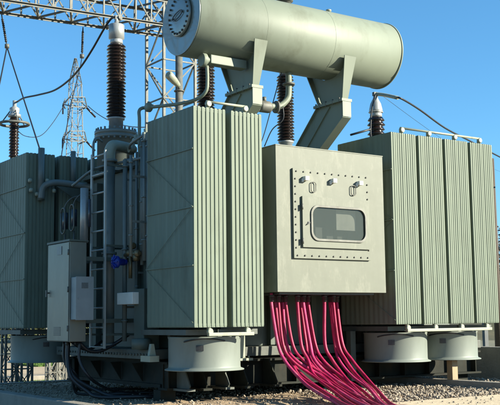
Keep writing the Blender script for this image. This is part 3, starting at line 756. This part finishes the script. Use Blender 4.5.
a = un(117, 293, X=-.05); b = un(133, 304, X=-.05)
mb = MB(); mb.box(-.05, .2, b.y+.02, a.y, b.z, a.z); build('terminal_box', mb, 'white', T, bevel=.006)
mb = MB(); mb.box(.2, TX0-.002, b.y+.1, a.y-.08, b.z+.03, a.z-.03); build('bracket', mb, 'tank', T)
mb = MB(); mb.box(.05, .3, 1.45, 1.75, -.302, .55); build('stiffener', mb, 'tank', tank, bevel=.01)
mb = MB(); mb.lathe([(.14, -.30), (.14, -.16), (.1, -.15)], (.0, 1.42, 0), 'z', 20); build('flange', mb, 'tank', T)
# black control cables hanging from the cabinet to the gravel
for k, (a, b, r) in enumerate((((-.70, 2.35, -.2), (.35, -.2, 0), .028), ((-.62, 2.5, -.2), (.5, -.4, 0), .028), ((-.6, 2.7, -.2), (.3, .2, 0), .022), ((-.58, 2.2, -.2), (.9, .5, 0), .022), ((-.56, 2.75, -.2), (.8, 1.0, 0), .018))):
    a = Vector(a); e = a+Vector((b[0], b[1], 0))
    pts = [a, a+Vector((-.01, -.02, -.25)), a+Vector((.08*k*.4+.02, -.1, -.5)), Vector(((a.x*.4+e.x*.6), a.y*.4+e.y*.6-.1, BZ+.11)), Vector((e.x, e.y-.2, BZ+.03)), Vector((e.x+.6, e.y-.5, BZ+.025)), Vector((e.x+1.2, e.y-.4, BZ-.06))]
    mb = MB(); mb.tube(curve(pts, 7), r, 10); build('control_cable', mb, 'rubber', T)
mb = MB(); mb.tube(curve([(-.56, 2.3, -.19), (-.4, 2.3, -.32), (-.2, 2.3, -.33), (.05, 2.3, -.22), (.2, 2.2, -.1)], 6), .028, 8); mb.tube(curve([(-.58, 2.5, -.19), (-.4, 2.5, -.3), (-.2, 2.6, -.30), (.0, 2.7, -.2)], 6), .022, 8)
build('control_cable', mb, 'rubber', T)

# ================================================================== MAGENTA CABLES (each one its own thing)
YL = (305, 344, 360, 376, 389, 405)
GR = (((271.5, 277, 283, 294, 310, 338), (286, 291, 303, 325, 346, 374), (0, .27, .5, .78, 1, .38, .66)),
      ((297.5, 302.5, 306, 318, 334, 356), (308.5, 314, 323, 342, 362, 383), (0, .3, .55, .8, 1, .42, .7)),
      ((324.5, 326.5, 331, 341, 355, 372), (337, 342, 352, 366, 379, 394), (0, .45, .72, 1, .58)))
PL = ('the left bunch beside the radiator', 'the middle bunch under the cable box', 'the right bunch under the cable box')
NM = (('outermost strand on the left', 'second strand from the left', 'middle strand', 'second strand from the right', 'outermost strand on the right', 'strand tucked behind the second one', 'strand tucked behind the middle'),)*2 + (
      ('loose strand hanging apart at left', 'second strand from the left', 'third strand from the left', 'outermost strand on the right', 'strand tucked behind'),)
rnd = random.Random(5)
for gi, (L, R_, ts) in enumerate(GR):
    for i, t0 in enumerate(ts):
        r = rnd.uniform(.020, .0245); pts = []; Yt = (.24, .42, .28, .46, .34, .56, .60)[i]
        for k, y in enumerate(YL):
            t = t0 + (rnd.uniform(-.13, .13) if 0 < k else 0)
            x = L[k] + (R_[k]-L[k])*t
            if k == 0: p = un(x, y, Y=Yt)
            elif k == 1: p = un(x, y, Y=Yt*.75+.02)
            elif k == 2: p = un(x, y, Y=Yt*.5-.03)
            elif k == 3: p = un(x, y, Y=Yt*.3-.22)
            elif k == 4: p = un(x, y, Y=Yt*.15-.72)
            else: p = un(x, y, Z=BZ+.05+rnd.random()*.03)
            if p.z < BZ+.045: p.z = BZ+.045
            pts.append(p)
        top = Vector((pts[0].x, Yt, CZ0-.01)); pts = [top] + pts
        q = pts[-1]; pts += [Vector((q.x-.12, q.y-.5, BZ+.05+rnd.random()*.03)), Vector((q.x-.2, q.y-1.0, BZ+.045)), Vector((q.x-.25, q.y-1.5, BZ-.2))]
        mb = MB(); mb.tube(curve(pts, 8), r, 12)
        t = tag(build('cable', mb, 'pink2' if (i + gi) % 3 == 0 else 'pink'), 'magenta cable, %s of %s' % (NM[gi][i], PL[gi]), 'cable', 'magenta cables hanging from the pale cable box')
        mb = MB(); mb.lathe([(r+.001, -.10), (r+.010, -.095), (r+.010, -.03), (r+.018, -.03), (r+.018, -.005)], (top.x, top.y, CZ0-.032), 'z', 12)
        build('gland', mb, 'rubber', t)

# ================================================================== OVERHEAD PLANT
# surge arrester on its lattice stand, behind the rear radiators
ax_, ay_ = un(14, 140, Y=8.0).x, 8.0
AT = thing('surge_arrester', 'brown ribbed surge arrester with a metal grading ring on a stand behind the shaded radiators', 'surge arrester', (ax_, ay_, 3.30))
z0 = 3.42; zt = un(14, 118, Y=8.0).z
mb = MB(); mb.lathe([(.12, 3.30), (.12, 3.33), (.07, 3.34), (.07, z0)], (ax_, ay_, 0), 'z', 20); build('pedestal', mb, 'steel', AT)
mb = MB(); mb.lathe(sheds(z0, zt, 13, .075, .105), (ax_, ay_, 0), 'z', 28); build('insulator', mb, 'porc', AT)
mb = MB(); mb.lathe([(.07, zt+.001), (.13, zt+.02), (.13, zt+.07), (.08, zt+.09), (.10, zt+.14), (.10, zt+.2), (.04, zt+.24), (.04, zt+.36)], (ax_, ay_, 0), 'z', 20); build('cap', mb, 'alu', AT)
mb = MB(); zr = un(14, 124, Y=8.0).z; mb.torus((ax_, ay_, zr), .29, .028, 'z', 40, 10); rg = build('grading_ring', mb, 'steel', AT)
mb = MB()
for k in range(3): a = 2*PI*k/3+.4; mb.tube([(ax_+.29*math.cos(a), ay_+.29*math.sin(a), zr), (ax_+.08*math.cos(a), ay_+.08*math.sin(a), zt+.16)], .012, 6)
build('ring_stay', mb, 'steel', rg)
atop = Vector((ax_, ay_, zt+.34))

def lattice_post(mb, x, y, z0, z1, w, bay, leg, br, w2=None):
    w2 = w2 or w
    def C(z, i):
        t = (z-z0)/(z1-z0); ww = w+(w2-w)*t; sx, sy = ((-1, -1), (1, -1), (1, 1), (-1, 1))[i % 4]
        return Vector((x+sx*ww/2, y+sy*ww/2, z))
    for i in range(4): mb.angle(C(z0, i), C(z1, i), leg)
    n = max(1, round((z1-z0)/bay))
    for k in range(n):
        za, zb = z0+(z1-z0)*k/n, z0+(z1-z0)*(k+1)/n
        for i in range(4):
            a, b = (C(za, i), C(zb, i+1)) if (k+i) % 2 else (C(za, i+1), C(zb, i))
            mb.bar(a, b, br)
            mb.bar(C(zb, i), C(zb, i+1), br)
ST = thing('arrester_stand', 'two legged dark lattice stand carrying the surge arrester behind the shaded radiators', 'stand', (ax_, 8.0, GZ))
l1 = un(8, 385, Y=8.0).x; l2 = un(24, 385, Y=8.0).x
for x in (l1, l2):
    mb = MB(); lattice_post(mb, x, 8.0, GZ-.02, 3.1, .22, .3, .04, .018); build('leg', mb, 'steel', ST)
mb = MB(); mb.box(l1-.2, l2+.3, 7.85, 8.15, 3.1, 3.3); build('crossbeam', mb, 'steel', ST)
mb = MB()
for x in (l1, l2): mb.box(x-.2, x+.2, 7.8, 8.2, GZ-.1, GZ+.15)
build('footing', mb, 'conc', ST)
for nm, pxs, Y, top, lab in (('equipment_stand', (51, 60), 12., 1.9, 'pale sunlit lattice stand seen under the shaded fan housing'), ('equipment_stand', (98, 106), 14., 1.8, 'small lattice stand in the distance seen between the black cables')):
    x = un(pxs[0], 380, Y=Y).x
    E_ = thing(nm, lab, 'stand', (x, Y, GZ), 'small lattice stands beyond the transformer')
    for pp in pxs:
        xx = un(pp, 380, Y=Y).x; mb = MB(); lattice_post(mb, xx, Y, GZ-.02, top, .2, .3, .05, .022); build('leg', mb, 'steel', E_)
    mb = MB(); xa, xb = un(pxs[0], 380, Y=Y).x-.2, un(pxs[1], 380, Y=Y).x+.2; mb.box(xa, xb, Y-.12, Y+.12, top, top+.12); build('crossbeam', mb, 'steel', E_)

# gantry
GT = thing('lattice_gantry', 'galvanised lattice steel gantry with a box beam across the sky and a tall column', 'gantry', (6.75, 12.5, GZ))
mb = MB(); BX0, BX1 = -6.0, 7.3; gy0, gy1 = 12.0, 13.0
def zb_(x): return 8.10 + (x-2)*.028
for y in (gy0, gy1):
    for dz in (0, .70): mb.angle((BX0, y, zb_(BX0)+dz), (BX1, y, zb_(BX1)+dz), .07)
n = 14; st = (BX1-BX0)/n
for k in range(n+1):
    x = BX0+k*st; xm = x+st/2
    for y in (gy0, gy1):
        mb.bar((x, y, zb_(x)), (x, y, zb_(x)+.7), .04)
        if k < n: mb.bar((x, y, zb_(x)+.7), (xm, y, zb_(xm)), .035); mb.bar((xm, y, zb_(xm)), (x+st, y, zb_(x+st)+.7), .035); mb.bar((xm, y, zb_(xm)), (xm, y, zb_(xm)+.7), .035)
    if k < n:
        for dz in (0, .7): mb.bar((x, gy0, zb_(x)+dz), (xm, gy1, zb_(xm)+dz), .045); mb.bar((xm, gy1, zb_(xm)+dz), (x+st, gy0, zb_(x+st)+dz), .045)
build('beam', mb, 'steel', GT)
mb = MB(); lattice_post(mb, 6.75, 12.5, GZ-.02, 9.4, 1.0, 1.05, .07, .036); build('column', mb, 'steel', GT)
mb = MB()
for sx in (-.5, .5):
    for sy in (-.5, .5): mb.box(6.75+sx-.2, 6.75+sx+.2, 12.5+sy-.2, 12.5+sy+.2, GZ-.2, GZ+.2)
build('footing', mb, 'conc', GT)
mb = MB(); lattice_post(mb, -6.5, 12.5, GZ-.02, 9.4, 1.0, 1.05, .07, .036); build('column', mb, 'steel', GT)

# lighting pole with floodlight, in front of the gantry column
px_ = un(179, 60, Y=11.3).x
LP = thing('lighting_pole', 'tall round pole with a pale floodlight standing against the gantry column', 'lighting pole', (px_, 11.3, GZ))
mb = MB(); mb.tube([(px_, 11.3, GZ-.02), (px_, 11.3, 8.2)], .10, 18, rr=[.12, .095]); build('pole', mb, 'steel', LP)
a = un(179, 86, Y=11.15); b = un(168, 74, Y=10.9)
mb = MB(); d = (b-a).normalized()
mb.tube([a, a+d*.06, a+d*.25, b-d*.05, b], .1, 14, rr=[.05, .07, .10, .115, .07]); fl = build('floodlight', mb, 'pale', LP)
mb = MB(); mb.tube([a, Vector((px_, 11.28, a.z-.1))], .025, 8); mb.torus((px_, 11.3, a.z-.1), .12, .02); build('arm', mb, 'steel', LP)

# distant lattice tower
tb = un(74.5, 155, Y=95); tx, ty = tb.x, 95
top = un(74, 60, Y=95).z; wz = un(66, 155, Y=95).x; w155 = un(83.5, 155, Y=95).x-un(66, 155, Y=95).x
ztw = tb.z
TW = thing('lattice_tower', 'distant steel lattice pylon rising behind the shaded radiators left of the ribbed bushing', 'pylon', (tx, ty, GZ))
mb = MB(); lattice_post(mb, tx, ty, GZ-.4, top-3, w155*1.1, 1.7, .09, .045, w155*.5); 
build('mast', mb, 'steel', TW)
mb = MB(); lattice_post(mb, tx, ty, top-3, top+.2, w155*.55, 1.0, .09, .05, .2); build('peak', mb, 'steel', TW)
for yy in (104, 138):
    zz = un(74, yy, Y=95).z; mb = MB(); W2 = w155*.55
    for s_ in (-1, 1):
        for sy in (-1, 1):
            mb.bar((tx+s_*.9, ty+sy*.8, zz-.5), (tx+s_*W2*1.25, ty, zz-.2), .12); mb.bar((tx+s_*.9, ty+sy*.8, zz+.7), (tx+s_*W2*1.25, ty, zz-.2), .1)
    for k in range(5): mb.bar((tx-.9, ty-.8, zz-.6+k*.3), (tx+.9, ty-.8+(k % 2)*1.6, zz-.4+k*.3), .1)
    ca = build('crossarm', mb, 'steel', TW)
    mb = MB(); q = Vector((tx+W2*1.25, ty, zz-.3)); mb.tube([q, q+Vector((1.3, .4, -.9))], .12, 8); mb.tube([Vector((tx-W2*1.25, ty, zz-.3)), Vector((tx-W2*1.25, ty, zz-1.4))], .09, 8); build('insulator', mb, 'porc', ca)

# wires
def wire(pts, r, label, group=None, mt='wire', n=6):
    mb = MB(); mb.tube(pts, r, n); return tag(build('overhead_wire', mb, mt), label, 'wire', group)
w = curve([top1+Vector((-.02, 0, 0)), un(111, 19, Y=3.35), un(104, 29, Y=3.6), un(92, 50, Y=4.2), un(80, 68, Y=4.8), un(68, 81, Y=5.5), un(54, 90.5, Y=6.2), un(38, 95, Y=6.9), un(24, 98, Y=7.5), atop+Vector((.05, 0, .0))], 8)
wire(w, .018, 'thick dark conductor drooping from the tall bushing to the surge arrester', n=8)
def string(a, b, r, n, label):
    a, b = Vector(a), Vector(b); d = b-a; L = d.length; q = d.to_track_quat('Z', 'Y')
    S_ = thing('insulator_string', label, 'insulator', a, 'insulator strings hanging from the gantry beam')
    mb = MB(); pr = [(.012, 0)]
    for i in range(n):
        z = L*(.15+.7*i/n); p = L*.7/n; pr += [(.02, z), (r, z+p*.4), (r, z+p*.5), (.025, z+p*.95)]
    pr += [(.012, L*.87), (.012, L)]
    mb.lathe(pr, (0, 0, 0), 'z', 12); bmesh.ops.transform(mb.bm, matrix=Matrix.Translation(a) @ q.to_matrix().to_4x4(), verts=mb.bm.verts)
    build('discs', mb, 'wire', S_)
    mb = MB(); mb.cyl((b.x, b.y, b.z-.03), .06, .1, n=10); build('fitting', mb, 'steel', S_)
string(un(83, 27, Y=13), un(82, 57, Y=13), .036, 12, 'short string of insulator discs hanging above the distant pylon')
string(un(1.5, 14, Y=13), un(7, 47, Y=13), .036, 12, 'slanting insulator string hanging at the picture edge above the surge arrester')
n1 = un(7, 47, Y=13)
wire([n1, un(0, 82, Y=11.5), un(-12, 135, Y=10)], .018, 'taut wire running down from the slanting string past the surge arrester')
wire([n1, un(24, 100, Y=10.5), un(40, 150, Y=7.5), un(42, 158, Y=7)], .018, 'taut wire running down from the slanting string to the shaded radiators')
e2 = un(82, 57, Y=13)
wire([e2, un(80.5, 66, Y=12.5), un(72, 100, Y=11.5), un(62, 152, Y=9.5), un(61, 160, Y=9)], .012, 'thin wire dropping from the short string in front of the distant pylon')
wire(curve([un(15, 128, Y=8), un(25, 136, Y=8.4), un(40, 136, Y=8.8), un(52, 124, Y=9.2), un(65, 104, Y=9.6), un(78, 84, Y=10)], 6), .008, 'hair thin slack wire curving between the surge arrester and the pylon')
wire(sag(un(88, 106, Y=95), un(150, 127, Y=60), .8), .05, 'distant thin line leaving the upper arm of the pylon')
wire(curve([t5+Vector((0, 0, .02)), un(384, 95, Y=2.4), un(398, 98, Y=2.0)], 5), .034, 'pale stiff connector bar at the head of the small bushing', mt='pale', n=10)
wire(curve([un(396, 97.5, Y=2.05), un(402, 99, Y=1.9), un(420, 110, Y=2.3), un(445, 128, Y=3.0), un(470, 141, Y=3.8), un(500, 157, Y=5.), un(540, 176, Y=6.5)], 6), .019, 'thick dark conductor sloping away over the four panel radiators', n=8)
wire(sag(un(384, 97, Y=8), un(520, 176, Y=40), .5), .006, 'hair thin wire sloping down behind the conservator drum')

# ================================================================== BEYOND
hx, hy = 78, 46
mb = MB(); nr, na = 26, 72
rows = []
for i in range(nr+1):
    rr_ = 34*i/nr; row = []
    for k in range(na):
        a = 2*PI*k/na; x, y = hx+rr_*math.cos(a)*1.2, hy+rr_*math.sin(a)
        t = 1-i/nr; z = GZ-.6 + 9.5*(t*t*(3-2*t)) + (noise.noise(Vector((x*.15, y*.15, 3)))*1.6)*t**.5
        row.append(mb.bm.verts.new((x, y, z)))
    rows.append(row)
for a, b in zip(rows, rows[1:]):
    for k in range(na):
        f = mb.bm.faces.new((a[k], a[(k+1) % na], b[(k+1) % na], b[k])); f.smooth = True
build('hill', mb, 'hill')['kind'] = 'structure'
mb = MB()
xs_ = [9.5+i*3.2 for i in range(34)]; ys_ = [2+i*3.2 for i in range(34)]
V = [[mb.bm.verts.new((x, y, gz(x, y)+.035+.02*noise.noise(Vector((x, y, 5))))) for y in ys_] for x in xs_]
for i in range(33):
    for j in range(33):
        f = mb.bm.faces.new((V[i][j], V[i+1][j], V[i+1][j+1], V[i][j+1])); f.smooth = True
build('grassland', mb, 'scrub')['kind'] = 'structure'
# brown-green tree behind the last radiator
def tree(x, y, h, cr, label, leafm, seed, trunk=.3, group=None):
    rnd = random.Random(seed); t = thing('tree', label, 'tree', (x, y, GZ), group)
    mb = MB(); base_ = Vector((x, y, GZ-.1)); tops = []
    fork = base_+Vector((.1, 0, h*trunk))
    mb.tube(curve([base_, base_+Vector((.05, .05, h*trunk*.5)), fork], 4), .1, 10, rr=[.05*h*(1-.5*i/8) for i in range(9)])
    for k in range(7):
        a = 2*PI*k/7+rnd.random(); e_ = fork+Vector((math.cos(a)*cr*.6, math.sin(a)*cr*.6, h*(.2+.45*rnd.random()))); tops.append(e_)
        mid = fork.lerp(e_, .5)+Vector((0, 0, h*.05)); mb.tube([fork, mid, e_], .04, 6, rr=[.022*h, .014*h, .004*h])
    build('trunk', mb, 'bark', t)
    vs, fs = [], []
    cl = [Vector((x, y, GZ+h*.62))+Vector((rnd.uniform(-1, 1)*cr*.75, rnd.uniform(-1, 1)*cr*.75, rnd.uniform(-.34, .38)*h)) for _ in range(34)]
    for c in cl:
        r_ = cr*rnd.uniform(.18, .38)
        for _ in range(150):
            d_ = Vector((rnd.gauss(0, 1), rnd.gauss(0, 1), rnd.gauss(0, 1))).normalized()*r_*rnd.random()**.4
            p_ = c+d_; s_ = rnd.uniform(.05, .11)*cr*.35+.03
            u_ = Vector((rnd.gauss(0, 1), rnd.gauss(0, 1), rnd.gauss(0, 1))).normalized(); w_ = u_.orthogonal().normalized()
            k = len(vs); vs += [p_-u_*s_, p_+w_*s_*.5, p_+u_*s_, p_-w_*s_*.5]; fs.append((k, k+1, k+2, k+3))
    me = bpy.data.meshes.new('crown'); me.from_pydata(vs, [], fs); me.materials.append(M[leafm]); link('crown', me, t)
q = un(508, 330, Y=20); tree(q.x, q.y, 5.2, 1.9, 'brown green tree peeping out beyond the last panel radiator', 'leaf2', 3, .2)
# timber post behind the last radiator
q = un(495, 250, Y=6.9)
tp = un(493.5, 159, Y=6.9).z
mb = MB(); mb.tube([(q.x, 6.9, GZ-.2), (q.x, 6.9, tp)], .09, 12, rr=[.11, .075]); 
tag(build('timber_pole', mb, 'wood'), 'dark timber pole just beyond the last panel radiator', 'pole')
q = un(485, 338, Z=GZ); pq = un(485.5, 340, Y=14)
mb = MB(); mb.box(pq.x-.09, pq.x+.09, 13.94, 14.06, GZ-.1, .5); tag(build('fence_post', mb, 'darkpaint'), 'short grey post standing on the scrub behind the last fan housing', 'post')
# low far hedge line on the left, seen under the housings
for k, (pxx, Y, h, cr) in enumerate(((-4, 60, 3.2, 3.5), (22, 66, 3.4, 4), (46, 62, 3.0, 3.6), (70, 70, 3.6, 4.2), (95, 64, 3.0, 3.8))):
    q = un(pxx, 340, Y=Y)
    tree(q.x, Y, h, cr, ['bushy low tree at the edge of the picture far behind the arrester stand', 'bushy low tree far behind the left fan housing', 'wide bushy tree far behind the pale lattice stand', 'taller bushy tree far behind the control cabinet cables', 'low bushy tree far behind the drain pipe'][k], 'leaf', 20+k, .12, 'low trees along the far edge of the yard')
# grass patch
vs, fs = [], []
gc = un(37, 365, Z=GZ)
for i in range(3500):
    x, y = gc.x+random.uniform(-.42, .36), gc.y+random.uniform(-1.0, 1.2); s_ = random.uniform(.05, .16); a = random.random()*PI
    k = len(vs); d = .012; vs += [(x-d*math.cos(a), y-d*math.sin(a), GZ-.03), (x+d*math.cos(a), y+d*math.sin(a), GZ-.03), (x+random.uniform(-.04, .04), y+random.uniform(-.04, .04), GZ+s_)]; fs.append((k, k+1, k+2))
gc = un(40, 383, Z=GZ)
for i in range(2500):
    x, y = gc.x+random.uniform(-.5, .6), gc.y+random.uniform(-.5, .5); s_ = random.uniform(.03, .08); a = random.random()*PI
    k = len(vs); d = .012; vs += [(x-d*math.cos(a), y-d*math.sin(a), GZ-.03), (x+d*math.cos(a), y+d*math.sin(a), GZ-.03), (x+random.uniform(-.04, .04), y+random.uniform(-.04, .04), GZ+s_)]; fs.append((k, k+1, k+2))
me = bpy.data.meshes.new('grass'); me.from_pydata(vs, [], fs); me.materials.append(M['grass'])
o = link('grass', me); o['kind'] = 'stuff'; o['label'] = 'bright green grass patch on the sunlit sand'; o['category'] = 'grass'
a = un(36, 376, Z=GZ+.1); mb = MB(); mb.box(a.x-.5, a.x+1.6, a.y-.2, a.y+.2, GZ-.1, GZ+.12)
tag(build('duct_cover', mb, 'conc', bevel=.02), 'low concrete duct cover lying on the sand under the shaded fan housing', 'duct cover')
